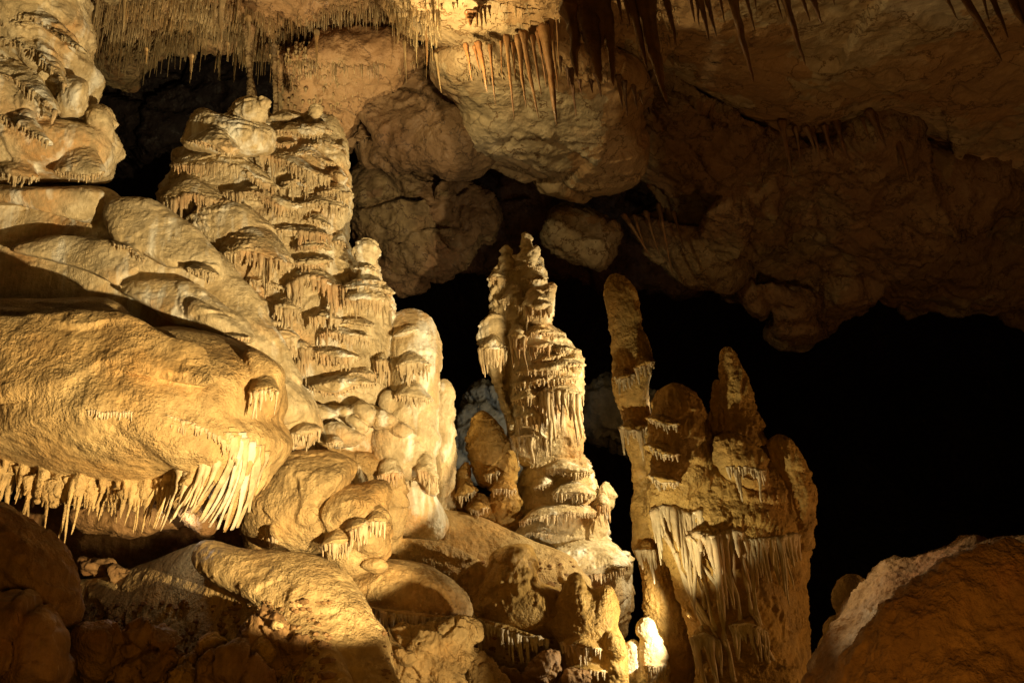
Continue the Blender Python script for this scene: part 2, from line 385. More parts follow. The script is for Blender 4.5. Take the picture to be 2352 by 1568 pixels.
V, F = fuse(ceil_a, .045, 3, craggy(.2, .9, 11, .05, (1,1,1), .15)); struct('cave_ceiling', V, F, M['rock'])
V, F = fuse(ceil_b, .04, 2, craggy(.26, .42, 12, .022, (1, 1, 1.3), .08, .035)); struct('cave_ceiling', V, F, M['pale'])
V, F = fuse(ceil_c, .045, 1, craggy(.7, .38, 19, .02, (1, 1, 1), .16, .10)); struct('cave_ceiling', V, F, M['rock'])
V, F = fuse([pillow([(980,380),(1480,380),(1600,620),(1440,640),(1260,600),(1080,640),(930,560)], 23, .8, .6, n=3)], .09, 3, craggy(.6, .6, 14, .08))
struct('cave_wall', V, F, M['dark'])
V, F = fuse([pillow([(180,80),(700,80),(760,330),(420,350),(200,420),(150,200)], 21, .8, .8, n=3)], .09, 3, craggy(.6, .6, 14, .08)); struct('cave_wall', V, F, M['void'])  # darkness of the gap is put into this wall's colour
V, F = fuse([pillow([(1030,1080),(1040,960),(1130,880),(1260,860),(1260,1100)], 18, .5, .8, n=3),
             pillow([(1330,930),(1420,880),(1520,900),(1500,1010),(1350,1010)], 20, .5, .8, n=3)], .06, 2, craggy(.3, .9, 15, .06))
struct('cave_wall', V, F, M['blue'])
def boulder(out, d, t, label, m, seed, n=3.2, A=.3, gy=0, sc=.9, vox=.035, cat='boulder', name='boulder', group=None, grain=.04):
    V, F = fuse([pillow(out, d, t, n=n, gy=gy, step=10)], vox, 3, craggy(A, sc, seed, grain))
    b = V.mean(0); b[2] = V[:, 2].min()
    o = mk(name, V, F, M[m], base=b); o['label'] = label; o['category'] = cat
    if group: o['group'] = group
    return o
boulder([(760,300),(790,170),(860,120),(980,110),(1060,150),(1110,280),(1075,365),(960,360),(780,350)], 14.7, .5, 'brown rounded rock mass under the ceiling, behind the terraced tower', 'shade_rock', 21, n=5, A=.5, sc=.6)  # the tower's cast shadow here is held in the dark material
boulder([(800,420),(870,370),(960,365),(1080,400),(1130,470),(1110,560),(1010,640),(900,665),(840,600)], 17, .6, 'dim round boulder wedged below the pale ceiling block', 'shade_rock', 22, n=5, A=.5, sc=.6)
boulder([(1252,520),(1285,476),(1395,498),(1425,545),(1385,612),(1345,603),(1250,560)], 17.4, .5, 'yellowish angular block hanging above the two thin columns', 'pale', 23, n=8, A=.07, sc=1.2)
# ---- floor
fl = [pillow([(-300,1290),(180,1330),(340,1290),(470,1245),(600,1300),(700,1400),(800,1560),(820,1800),(-300,1900)], 7.75, .3, .9, n=3.5, gy=-.0028, gx=-.0036, c=(480, 1460), step=12),
      pillow([(455,1250),(480,1240),(560,1258),(640,1262),(760,1290),(850,1400),(900,1500),(960,1750),(780,1750),(730,1580),(690,1490),(600,1400),(500,1345),(450,1300)], 7.3, .28, .6, n=2.6, gy=-.003, gx=-.0004, c=(680, 1400), step=10),
      pillow([(800,1290),(900,1200),(1060,1230),(1250,1280),(1350,1400),(1300,1800),(820,1800),(760,1400)], 10.3, .5, .8, n=3, gy=-.002, step=12),
      pillow([(1000,1700),(1100,1540),(1300,1500),(1500,1560),(1900,1540),(1900,2000),(1000,2000)], 10.0, .6, .8, n=3, gy=-.003, step=14),
      pillow([(870,1200),(960,1170),(1080,1180),(1200,1230),(1330,1300),(1350,1450),(1100,1450),(1000,1360),(880,1290)], 10.5, .3, .6, n=4, gy=-.003)]
V, F = fuse(fl, .018, 14, flow(.42, .05, 1.5, .006, 31, .010, .06, 12., .1, tilt=.45)); struct('cave_floor', V, F, M['dome'])
BF = BVHTree.FromPolygons([tuple(x) for x in V], F)

# ================================================================ flowstone on the left
rr = np.random.RandomState(18); D0 = bvh([pillow([(-260,720),(-100,690),(130,685),(250,690),(330,745),(420,752),(560,790),(630,828),(652,870),(655,930),(645,965),(665,1000),(672,1035),(610,1105),(560,1120),(500,1130),(430,1112),(300,1125),(150,1110),(50,1085),(-100,1060),(-260,1050)], 8.1, 1.25, .6, n=2.0, gy=-.0012, c=(200, 930), step=10, rings=20)])
skirt = []
e_ = spline([(-60,1066),(50,1088),(150,1112),(300,1127),(420,1108),(500,1085),(560,1100),(620,1080)], closed=False, step=2)
for k in range(120):
    x, y = e_[int((k+rr.uniform(.1,.9))/120*(len(e_)-1))]; y -= rr.uniform(-10, 30); d = hit(D0, x, y, 7.3)
    skirt.append(drip(P(x, y, d+.05), rr.uniform(30, 70)*d/FPX, rr.uniform(6, 10)*d/FPX, k, lean=(-.05-.3*sst(300, 480, x), .02), taper=.9, flare=1.5, m=9))
r, B = formation('flowstone_dome', 'huge smooth ochre flowstone dome with a fringe of drips at its lower edge', 'flowstone', (280, 1300, 7.6),
  [pillow([(-260,720),(-100,690),(130,685),(250,690),(330,745),(420,752),(560,790),(630,828),(652,870),(655,930),(645,965),(665,1000),(672,1035),(610,1105),(560,1120),(500,1130),(430,1112),(300,1125),(150,1110),(50,1085),(-100,1060),(-260,1050)], 8.1, 1.25, .6, n=2.0, gy=-.0012, c=(200, 930), step=10, rings=20),
   pillow([(560,800),(640,835),(655,880),(640,950),(590,960),(565,890)], 7.75, .3, .3),
   pillow([(470,1000),(560,1000),(570,1100),(540,1180),(500,1190),(470,1120)], 7.75, .2, .2),
   pillow([(-200,760),(100,720),(260,715),(380,770),(470,800),(485,880),(420,880),(340,862),(270,866),(200,880),(120,900),(20,925),(-200,930)], 7.16, .08, .3, n=4, gy=-.0024)]+skirt,
  [([(205,945),(250,952),(305,948)], 0, 50, 20), ([(385,960),(430,972),(480,995),(520,1020),(545,1050)], 0, 80, 40),
   ([(575,905),(610,900),(640,905)], 260, 170, 10)],
  M['dome'], vox=.011, disp=flow(.62, .055, 1.5, .008, 41, .005, .045, 12., -.02, tilt=.15), seed=400, tt=.09)
# its hanging drips, each one a part
rr = np.random.RandomState(8)
edge = spline([(-30,1092),(50,1110),(150,1134),(300,1146),(420,1120),(470,1096),(500,1082)], closed=False, step=2)
for k in range(79):
    u = (k+rr.uniform(.1, .9))/79; x, y = edge[int(u*(len(edge)-1))]; y -= rr.uniform(0, 26)
    d = hit(B, x, y-16, 7.4)
    L = rr.uniform(30, 75) if rr.rand() < .65 else rr.uniform(70, 130)
    if 150 < x < 175 and k % 3 == 0: L = 190
    if x > 300: L = rr.uniform(50, 125)
    v, f = drip(P(x, y-14, d+.05), L*d/FPX, rr.uniform(3.5, 8)*d/FPX, k*31+7, lean=(-.06-.30*sst(300, 480, x)+rr.normal(0,.04), .04), taper=.8, K=14, flare=2.3, m=10)
    mk('drip', v, f, M['dome'] if x < 380 else M['drip'], r)
for k in range(12+9):
    u = k/20; x = 520+90*u+rr.uniform(-4, 4); y = 985+50*u+rr.uniform(-10, 10); x1 = 405+185*u+rr.uniform(-8, 8); y1 = 1148+62*math.sin(u*2.6)+rr.uniform(-14, 14)-110*max(0, u-.72)*2
    d = hit(B, x, y, 7.2); t = np.linspace(0, 1, 18)
    px = x+(x1-x)*t**1.6+2.5*np.sin(t*9+k); py = y+(y1-y)*t
    path = P(px, py, d-.01+.14*t); wd = rr.uniform(3.5, 7)*d/FPX*(1-.55*t)*(1+.12*np.sin(t*16+x)); a_ = np.linspace(0, 2*math.pi, 12, endpoint=False)
    dirb = RIGHT*.75+FWD*.66
    rings = path[:, None]+wd[:, None, None]*(dirb*(1.7*np.cos(a_)*(1+.15*np.cos(3*a_)))[:, None]+np.cross(dirb, UP)*(.55*np.sin(a_))[:, None])[None]
    v, f = ringmesh(rings); mk('drapery', v, f, M['white' if k in (7, 8, 10, 13) else ('drip' if k % 2 else 'dome')], r)
formation('flowstone_wall', 'tall draped flowstone wall filling the upper left corner', 'flowstone', (60, 430, 9.6),
  [pillow([(-300,-200),(180,-200),(196,0),(207,90),(205,140),(224,172),(222,205),(188,262),(140,255),(60,170),(-60,120),(-300,100)], 10.2, .7, .5, gx=.001, n=2.4),
   pillow([(-300,90),(0,130),(80,190),(140,262),(200,280),(262,300),(277,340),(266,380),(240,418),(120,420),(-60,430),(-300,430)], 10.0, .75, .5, n=2.4),
   pillow([(186,262),(210,240),(235,240),(256,262),(262,318),(230,330),(195,300)], 9.9, .25, .25),
   pillow([(150,180),(200,190),(190,262),(165,268),(135,262)], 9.6, .25, .2)],
  [([(0,95),(60,110),(110,145),(150,200)], 150, 60, 22), ([(-20,170),(40,190),(90,225),(130,262)], 150, 70, 22),
   ([(0,60),(60,40),(120,70),(190,120)], 120, 30, 16), ([(0,270),(60,300),(110,330)], 130, 50, 14),
   ([(125,398),(160,402),(200,410),(240,400)], 260, 36, 18), ([(0,400),(40,410),(90,412)], 180, 50, 18)],
  M['calcite'], vox=.012, disp=flow(.30, .05, 1.3, .035, 51, .012, .05, 10., .1, tilt=.75), seed=500, sc=.3357)
r, B = formation('flowstone_shelf', 'broad sloping flowstone shelves stepping down between wall and tower', 'flowstone', (300, 800, 9.6),
  [pillow([(-300,420),(60,425),(235,432),(300,470),(420,510),(560,640),(660,800),(690,960),(500,960),(200,900),(-300,900)], 9.4, .3, .6, n=3, gy=-.0022, step=12),
   pillow([(-300,415),(100,428),(215,432),(236,462),(205,512),(100,478),(-100,470),(-300,480)], 9.55, .28, .4, n=3.2),
   pillow([(250,500),(262,466),(320,455),(360,470),(430,508),(470,550),(505,600),(506,645),(460,640),(425,618),(380,612),(330,580),(290,575),(262,548)], 9.2, .15, .4, n=6, gx=.0006, gy=-.003),
   pillow([(20,575),(60,555),(140,540),(230,548),(285,562),(316,595),(318,625),(285,640),(268,658),(200,625),(120,600)], 9.05, .13, .4, n=6, gy=-.003),
   pillow([(270,668),(300,645),(380,640),(440,648),(480,672),(520,705),(572,745),(584,782),(545,792),(505,785),(450,750),(400,740),(335,700)], 8.9, .15, .4, n=6, gy=-.003),
   pillow([(440,690),(480,700),(560,750),(578,782),(520,786),(440,740)], 8.75, .2, .3),
   pillow([(560,880),(650,850),(720,920),(735,985),(700,1035),(670,1040),(600,1000)], 9.2, .4, .4)],
  [([(430,620),(470,630),(500,636)], 100, 60, 16), ([(515,772),(545,782),(575,780)], 60, 24, 8), ([(255,560),(300,575),(330,600)], 60, 30, 12),
   ([(672,1000),(700,1005),(735,990)], 160, 90, 14)],
  M['calcite'], vox=.012, disp=flow(.4, .04, 1.6, .006, 61, .008, .06, 12., 0, tilt=.6), seed=600, smooth=8)

# ================================================================ the terraced tower
tw = [pillow([(515,262),(545,228),(580,220),(612,235),(622,262),(650,252),(700,262),(722,240),(745,262),(768,270),(795,330),(797,380),(806,450),(800,560),(860,640),(900,680),(902,760),(890,860),(865,930),(720,945),(650,880),(600,820),(520,700),(480,600),(420,560),(368,480),(365,430),(395,390),(400,345),(425,335),(430,285),(465,250)], 10.9, .55, .5, n=2.6, gy=-.0016, c=(640, 560), step=8, rings=18),
      pillow([(430,300),(465,252),(500,262),(620,290),(630,350),(560,360),(430,340)], 10.5, .3, .3), knob(578, 258, 36, 34, 10.5), knob(606, 238, 13, 16, 10.4), knob(724, 256, 14, 16, 10.5), knob(466, 270, 22, 22, 10.6),
      pillow([(435,500),(480,470),(560,470),(640,540),(660,610),(600,640),(500,640),(460,570)], 10.35, .32, .3), knob(842, 580, 31, 33, 10.1), pillow([(826,600),(868,600),(872,680),(820,680)], 10.2, .2, .2),
      knob(375, 450, 16, 22, 10.7), pillow([(540,700),(640,690),(700,740),(700,800),(620,810),(560,760)], 10.15, .2, .3)]
tt = [(T1(a), H, L, n) for a, H, L, n in [
 ([(320,480),(480,500),(600,560),(700,600),(760,570)], 200, 24, 24), ([(180,700),(300,710),(450,700),(560,690),(700,700),(830,740),(900,800),(1000,860),(1110,900)], 200, 110, 52),
 ([(80,1040),(130,1030),(300,970),(450,980),(560,1020),(680,1020)], 190, 150, 34), ([(640,930),(750,960),(900,940),(1050,1000),(1150,1070),(1280,1100),(1380,1080)], 110, 95, 40),
 ([(1060,270),(1200,290),(1320,250)], 90, 12, 0), ([(1100,390),(1250,390),(1350,420),(1480,430),(1560,380),(1620,400)], 110, 28, 22), ([(1100,500),(1190,520),(1290,490)], 70, 14, 8),
 ([(1180,590),(1300,590),(1430,580),(1500,620),(1560,680),(1640,690)], 110, 20, 20), ([(960,610),(1050,620),(1150,640),(1250,690),(1360,740),(1480,790),(1600,820)], 120, 130, 40),
 ([(1130,930),(1180,870),(1260,840),(1340,840),(1400,890)], 70, 120, 22), ([(1600,780),(1680,850),(1740,830)], 150, 12, 0), ([(1480,950),(1600,940),(1700,950),(1790,960)], 120, 90, 20),
 ([(1270,1060),(1380,1050),(1480,1030),(1600,1060),(1700,1080),(1760,1080)], 110, 110, 30), ([(1380,1180),(1480,1200),(1600,1240)], 90, 40, 14), ([(1100,1280),(1200,1290),(1330,1300),(1480,1310),(1600,1340)], 80, 110, 26),
 ([(1280,1440),(1400,1440),(1520,1420),(1600,1450)], 110, 30, 18), ([(1620,1390),(1700,1390),(1760,1430)], 110, 40, 10), ([(1680,520),(1720,560),(1750,600)], 120, 10, 0),
 ([(1400,530),(1550,500),(1700,540)], 90, 20, 8)]]
tt += [(T2(a), H, L, n) for a, H, L, n in [
 ([(610,20),(700,30),(790,10),(900,20),(1050,60),(1180,100),(1240,120)], 260, 170, 34), ([(1250,110),(1380,130),(1500,120),(1620,80)], 100, 36, 18), ([(1220,310),(1290,260),(1400,230),(1500,230),(1620,290),(1720,330)], 110, 230, 34),
 ([(1690,420),(1800,450),(1900,440),(2020,450),(2120,430)], 130, 110, 24), ([(1420,600),(1500,600),(1600,610),(1680,620)], 110, 120, 18), ([(1640,660),(1750,640),(1900,660),(1990,660)], 70, 14, 8),
 ([(1500,740),(1600,730),(1700,750),(1800,770),(1950,770)], 90, 90, 30), ([(1250,860),(1340,880),(1420,880)], 100, 150, 14), ([(1430,900),(1600,950),(1700,970),(1850,960)], 110, 100, 26),
 ([(2000,1000),(2060,990),(2130,1000)], 110, 170, 10), ([(1780,1100),(1900,1110),(2000,1120)], 70, 70, 16), ([(1400,1220),(1550,1270),(1700,1270),(1850,1200),(2000,1190)], 180, 30, 24),
 ([(690,300),(780,330),(860,350)], 60, 26, 12), ([(840,260),(950,270),(1050,300),(1180,330)], 60, 44, 22), ([(740,420),(900,450),(1050,460)], 90, 20, 10), ([(1100,500),(1200,520),(1330,530)], 130, 190, 16),
 ([(850,620),(1000,640),(1180,650)], 80, 30, 18), ([(960,790),(1080,810),(1200,800),(1300,780)], 150, 230, 22), ([(1820,150),(1950,140),(2030,180)], 60, 14, 6), ([(1850,260),(1980,270),(2080,280)], 70, 14, 6), ([(1700,330),(1850,320),(2000,330),(2160,370)], 100, 20, 8)]]
formation('terraced_tower', 'tallest cream flowstone tower of stacked ledges with hanging drips', 'flowstone tower', (640, 950, 10.4), tw, tt,
  M['calcite'], vox=.0085, disp=flow(.13, .022, 1.3, .018, 71, .009, .035, 20., .1, tilt=.35), seed=700, smooth=6, tt=.38, push=-.03)
formation('rounded_column', 'rounded cream flowstone column standing just right of the terraced tower', 'flowstone column', (950, 1130, 10.2),
  [pillow([(896,760),(905,725),(930,709),(960,709),(990,730),(1005,765),(1013,800),(1008,900),(1006,980),(1010,1010),(998,1060),(1004,1132),(985,1135),(960,1105),(880,1095),(862,1060),(852,1000),(890,930),(893,860)], 10.4, .4, .4, n=2.2, gy=-.0012),
   knob(893, 925, 20, 30, 10.1), pillow([(860,985),(900,960),(960,1000),(985,1080),(900,1095),(862,1060)], 10.0, .2, .3)],
  [(T3([(1200,130),(1350,160),(1500,180)]), 200, 60, 18), ([(912,845),(940,838),(985,842)], 150, 130, 20), ([(905,775),(940,768),(955,760)], 90, 12, 5), (T3([(1040,860),(1120,850),(1200,840),(1250,830)]), 200, 90, 14), (T3([(1380,800),(1450,830),(1560,880)]), 260, 150, 14)],
  M['calcite'], vox=.009, disp=flow(.3, .02, .9, .011, 72, .009, .03, 18., 0), seed=720)
formation('shaded_column', 'narrow brown column in shadow behind the rounded cream column', 'flowstone column', (1020, 1160, 11.2),
  [column([(1012,872,8,11.1),(1018,890,20,11.1),(1020,960,22,11.1),(1022,1050,26,11.1),(1016,1160,34,11.0),(1000,1260,40,10.9)])], [], M['calcite'], vox=.012, disp=flow(.3, .03, .9, .01, 73), seed=1)
formation('cone_mound', 'smooth pale cone-shaped mound below the rounded column', 'flowstone mound', (930, 1210, 10.3),
  [pillow([(905,1080),(990,1080),(1000,1140),(1030,1210),(1000,1250),(880,1250),(860,1180),(880,1130)], 10.6, .4, .4)], [], M['calcite'], vox=.012, disp=smoothrock(.03, .01, 74))
lumps = [(775,1000,42,30,9.6),(815,985,34,26,9.8),(835,950,26,30,9.9),(790,945,24,20,10.0),(750,945,26,26,9.9),(730,985,34,34,9.7),(860,985,24,24,9.8),(765,970,18,14,9.6),(700,960,30,28,9.8)]
formation('knobby_mound', 'cluster of rounded cream knobs at the foot of the terraced tower', 'flowstone mound', (790, 1050, 9.8),
  [pillow(T3(o_), d_, t_, n=2.3) for o_, d_, t_ in (([(540,420),(600,370),(700,365),(800,420),(930,490),(860,560),(760,590),(640,595),(560,520)],9.65,.2),([(790,240),(870,170),(950,200),(1010,260),(1000,350),(950,400),(860,340)],9.8,.16),([(740,330),(800,290),(870,330),(945,400),(930,455),(840,440)],9.7,.1),([(420,190),(500,200),(600,230),(690,290),(620,320),(530,330),(520,455),(440,475),(330,465),(265,500),(265,350),(330,230)],9.75,.2),([(990,300),(1050,250),(1210,330),(1150,410),(1000,420)],9.85,.14),([(1130,420),(1240,360),(1350,430),(1270,510),(1160,470)],9.85,.12),([(660,250),(740,220),(800,280),(740,310),(680,290)],9.75,.08))]+[pillow([(680,940),(800,930),(890,950),(880,1060),(780,1090),(700,1070)], 10.2, .3, .4)],
  [(T3([(290,480),(360,470),(440,460),(520,450)]), 160, 90, 12), (T3([(570,560),(640,580),(720,560)]), 120, 30, 8)], M['calcite'], vox=.01, disp=smoothrock(.03, .01, 75), seed=740)
formation('small_stub', 'short leaning stub of flowstone between the two lower lobes', 'stalagmite', (830, 1130, 9.6), [column([(800,1060,4,9.6),(806,1068,14,9.6),(822,1090,14,9.6),(834,1150,15,9.5)])], [], M['calcite'], vox=.008, disp=smoothrock(.015, .008, 76))
formation('flowstone_lobe', 'wide ochre flowstone lobe with a ragged dripping edge, right below the dome', 'flowstone', (680, 1300, 8.5),
  [pillow([(560,1080),(680,1010),(800,1030),(900,1060),(940,1160),(900,1300),(850,1350),(760,1345),(640,1290),(560,1250)], 10.0, .25, .4, n=3), pillow([(650,1052),(690,1035),(760,1038),(815,1062),(800,1110),(745,1170),(760,1230),(740,1268),(640,1268),(575,1245),(548,1205),(570,1140),(605,1100)], 8.9, .45, .5, n=2.2, gy=-.001),
   pillow([(770,1120),(830,1110),(870,1100),(894,1108),(893,1150),(884,1180),(886,1270),(862,1285),(800,1260),(740,1250),(700,1200),(730,1160)], 8.8, .36, .4, n=2.8, gy=-.001),
   pillow([(738,1180),(800,1200),(870,1190),(886,1280),(800,1330),(770,1335),(742,1270)], 8.75, .2, .3)],
  [(T3([(20,1340),(60,1400),(130,1440)]), 150, 70, 8), (T3([(530,1490),(620,1480),(730,1470),(790,1440)]), 160, 110, 26), (T3([(790,1350),(850,1340),(930,1280)]), 120, 190, 12), (T3([(960,1290),(1040,1280),(1100,1280)]), 200, 200, 6)],
  M['dome'], vox=.01, disp=flow(.3, .035, 1.5, .013, 77, .006, .06, 12., .3, tilt=.5), seed=760, smooth=30)
formation('flowstone_bench', 'rounded ochre flowstone bench above a dark recess in the floor', 'flowstone', (930, 1440, 8.6),
  [pillow([(790,1345),(850,1290),(930,1285),(1010,1310),(1070,1370),(1072,1420),(960,1422),(870,1405),(800,1395)], 9.0, .38, .4, n=3.2, gy=-.002), knob(866, 1298, 28, 18, 8.6), pillow([(830,1300),(900,1235),(1080,1270),(1150,1400),(1060,1425),(860,1400)], 10.0, .15, .4, n=3)],
  [([(810,1395),(860,1402),(900,1412),(960,1420),(1010,1422),(1065,1420)], 40, 150, 40)], M['dome'], vox=.01, disp=flow(.3, .025, 1.4, .012, 78, .009, .05, 12., .1, tilt=.3), seed=780, sc=.3442)
# ================================================================ middle column
OFF = 1.0
mc = [column([(1207,534,3,10.6),(1207,542,9,10.6),(1210,575,13,10.6),(1208,600,24,10.6)]), column([(1163,562,4,10.7),(1162,575,12,10.7),(1164,620,18,10.7)]), column([(1232,565,3,10.5),(1230,575,8,10.5),(1215,605,14,10.5)]),
      pillow([(1150,600),(1185,585),(1240,590),(1252,640),(1262,680),(1260,735),(1290,765),(1308,790),(1335,820),(1340,870),(1338,920),(1335,1045),(1300,1060),(1200,1070),(1168,1000),(1160,940),(1150,860),(1125,780),(1130,700),(1128,640)], 10.7, .32, .32, n=2.2, gy=-.0008),
      pillow([(1102,748),(1130,720),(1155,740),(1162,800),(1150,870),(1165,960),(1195,1010),(1180,1050),(1150,920),(1120,840),(1098,790)], 10.5, .18, .2),
      pillow([(1245,655),(1275,655),(1266,740),(1210,735),(1212,670)], 10.35, .15, .2) ,
      pillow([(1225,1050),(1300,1035),(1345,1050),(1368,1110),(1392,1180),(1400,1240),(1445,1290),(1452,1350),(1445,1420),(1425,1470),(1330,1470),(1280,1340),(1250,1280),(1165,1240),(1185,1160),(1200,1090)], 10.5, .5, .5, n=2.2, gy=-.001, c=(1310, 1230)),
      knob(1392, 1140, 18, 36, 10.4), knob(1435, 1300, 22, 36, 10.2), knob(1322, 830, 16, 30, 10.5)]
mt = [(TC(a), H*1.3, L*1.3, n) for a, H, L, n in [
 ([(1190,300),(1260,270),(1360,290)], 60, 20, 14), ([(1230,370),(1300,360),(1380,360)], 60, 14, 10), ([(1255,560),(1330,580),(1425,560)], 150, 80, 18), ([(1150,760),(1200,790),(1255,770)], 130, 150, 14),
 ([(1260,740),(1350,740),(1450,740)], 80, 25, 16), ([(1260,830),(1350,845),(1450,810)], 70, 60, 16), ([(1460,860),(1560,860)], 110, 30, 8), ([(1300,930),(1400,930),(1500,890)], 60, 30, 16),
 ([(1200,1010),(1320,1010),(1450,1000),(1560,960),(1640,960)], 90, 34, 26), ([(1170,1090),(1300,1080),(1450,1060),(1600,1050)], 70, 34, 26), ([(1170,1200),(1260,1190),(1340,1180)], 100, 60, 14),
 ([(1340,1160),(1420,1150),(1500,1150),(1580,1160),(1640,1160)], 110, 280, 28), ([(1190,1320),(1280,1320),(1380,1320)], 100, 100, 20), ([(1170,1450),(1280,1460),(1400,1470)], 90, 130, 24),
 ([(950,850),(1040,860),(1110,850)], 120, 190, 16), ([(1010,370),(1060,360),(1110,380)], 60, 80, 10), ([(1100,520),(1170,500),(1240,520)], 100, 60, 12)]]
mt += [(T4(a), H*1.3, L*1.3, n) for a, H, L, n in [
 ([(640,150),(750,165),(860,185),(950,170)], 100, 34, 34), ([(570,270),(650,260),(720,220)], 80, 14, 12), ([(700,320),(800,320),(900,330),(980,320)], 110, 40, 34),
 ([(480,500),(600,460),(700,470),(800,440),(900,450),(980,440)], 100, 44, 50), ([(410,630),(500,590),(620,570),(700,590)], 90, 24, 26), ([(690,780),(780,850),(900,850),(1000,860),(1100,830),(1200,800)], 260, 40, 44),
 ([(1000,390),(1030,400),(1070,390)], 120, 110, 10)]]
formation('middle_column', 'tall spiky cream stalagmite with layered ledges, standing alone in the centre', 'stalagmite', (1310, 1470, 10.4), mc, mt, M['calcite'], vox=.0085, disp=flow(.16, .03, 1.2, .017, 81, .009, .04, 20., .2, tilt=-.3), seed=800, smooth=6, tt=.3, push=-.03, sc=.26)
formation('knobby_stalagmite', 'small brown knobby stalagmite group leaning on the left of the central stalagmite', 'stalagmite', (1110, 1260, 10.0),
  [pillow([(1072,1010),(1095,950),(1118,948),(1150,985),(1170,1030),(1150,1080),(1110,1120),(1085,1080)], 10.3, .22, .25), knob(1150, 1080, 40, 60, 10.3), knob(1120, 1190, 60, 50, 10.3), knob(1160, 1150, 34, 46, 10.1), knob(1100, 1165, 28, 34, 10.1),
   column([(1072,1060,6,10.2),(1068,1080,18,10.2),(1050,1130,30,10.2),(1020,1190,45,10.2)]), knob(1160, 1200, 40, 44, 10.2), knob(1110, 1060, 22, 30, 10.3)],
  [(T4([(300,290),(370,290),(450,290)]), 150, 30, 14), (T4([(60,340),(110,330),(180,300)]), 140, 50, 10), (T4([(250,200),(310,180),(340,170)]), 60, 60, 6), (T4([(150,420),(200,430),(260,410)]), 90, 40, 8)],
  M['amber'], vox=.009, disp=flow(.13, .025, .9, .01, 82, .012, .03, 20., .1), seed=820, sc=.3442)
OFF = 0.0
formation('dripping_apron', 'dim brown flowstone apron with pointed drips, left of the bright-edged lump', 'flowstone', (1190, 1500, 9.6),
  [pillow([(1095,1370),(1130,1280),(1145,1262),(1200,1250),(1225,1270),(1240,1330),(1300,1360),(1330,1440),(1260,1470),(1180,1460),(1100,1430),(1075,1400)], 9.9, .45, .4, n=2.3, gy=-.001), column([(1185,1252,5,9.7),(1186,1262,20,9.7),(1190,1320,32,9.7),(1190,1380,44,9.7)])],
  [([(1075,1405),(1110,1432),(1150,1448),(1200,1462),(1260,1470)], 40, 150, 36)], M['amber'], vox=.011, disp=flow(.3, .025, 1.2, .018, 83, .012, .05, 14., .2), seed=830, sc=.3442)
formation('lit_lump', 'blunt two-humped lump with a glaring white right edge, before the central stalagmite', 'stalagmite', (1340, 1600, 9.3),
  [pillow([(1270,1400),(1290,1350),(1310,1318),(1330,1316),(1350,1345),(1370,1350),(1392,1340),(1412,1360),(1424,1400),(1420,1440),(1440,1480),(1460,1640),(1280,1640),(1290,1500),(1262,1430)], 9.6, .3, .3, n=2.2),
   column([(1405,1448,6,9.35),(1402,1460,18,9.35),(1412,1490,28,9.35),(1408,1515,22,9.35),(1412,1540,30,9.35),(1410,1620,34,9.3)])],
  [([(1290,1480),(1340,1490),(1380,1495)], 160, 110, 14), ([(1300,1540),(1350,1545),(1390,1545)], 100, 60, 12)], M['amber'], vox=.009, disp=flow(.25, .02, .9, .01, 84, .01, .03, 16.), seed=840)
formation('bright_stalagmite', 'small stubby stalagmite with brilliant white right flank', 'stalagmite', (1480, 1600, 9.4),
  [column([(1480,1417,5,9.5),(1482,1426,17,9.5),(1484,1444,19,9.5),(1492,1465,22,9.5),(1496,1500,32,9.5),(1498,1540,36,9.5),(1496,1600,44,9.4)]), column([(1460,1470,6,9.55),(1455,1490,20,9.55),(1455,1580,30,9.5)])],
  [([(1480,1530),(1500,1535),(1525,1530)], 60, 90, 10)], M['calcite'], vox=.008, disp=flow(.14, .02, .9, .01, 85, .01, .02, 22.), seed=850)
# ================================================================ right columns
OFF = .5
tc_ = [column([(1407,630,6,9.4),(1412,640,20,9.4),(1422,670,34,9.4),(1430,710,36,9.4),(1436,750,32,9.4),(1450,800,40,9.4),(1458,830,46,9.4),(1456,860,42,9.4),(1452,900,38,9.4),(1462,950,34,9.4),(1470,1000,36,9.4),(1478,1060,32,9.4),(1485,1120,30,9.4),(1492,1180,36,9.4),(1496,1230,40,9.4),(1502,1290,38,9.4),(1520,1360,44,9.4),(1540,1440,52,9.4),(1560,1640,70,9.35)], m=30)]
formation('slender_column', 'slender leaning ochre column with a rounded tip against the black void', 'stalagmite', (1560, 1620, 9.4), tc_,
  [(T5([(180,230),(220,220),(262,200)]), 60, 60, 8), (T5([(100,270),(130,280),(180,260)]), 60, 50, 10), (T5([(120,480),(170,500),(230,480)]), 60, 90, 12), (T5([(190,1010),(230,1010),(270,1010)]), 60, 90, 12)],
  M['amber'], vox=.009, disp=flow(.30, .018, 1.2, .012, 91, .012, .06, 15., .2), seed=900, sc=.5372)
OFF = 0.0
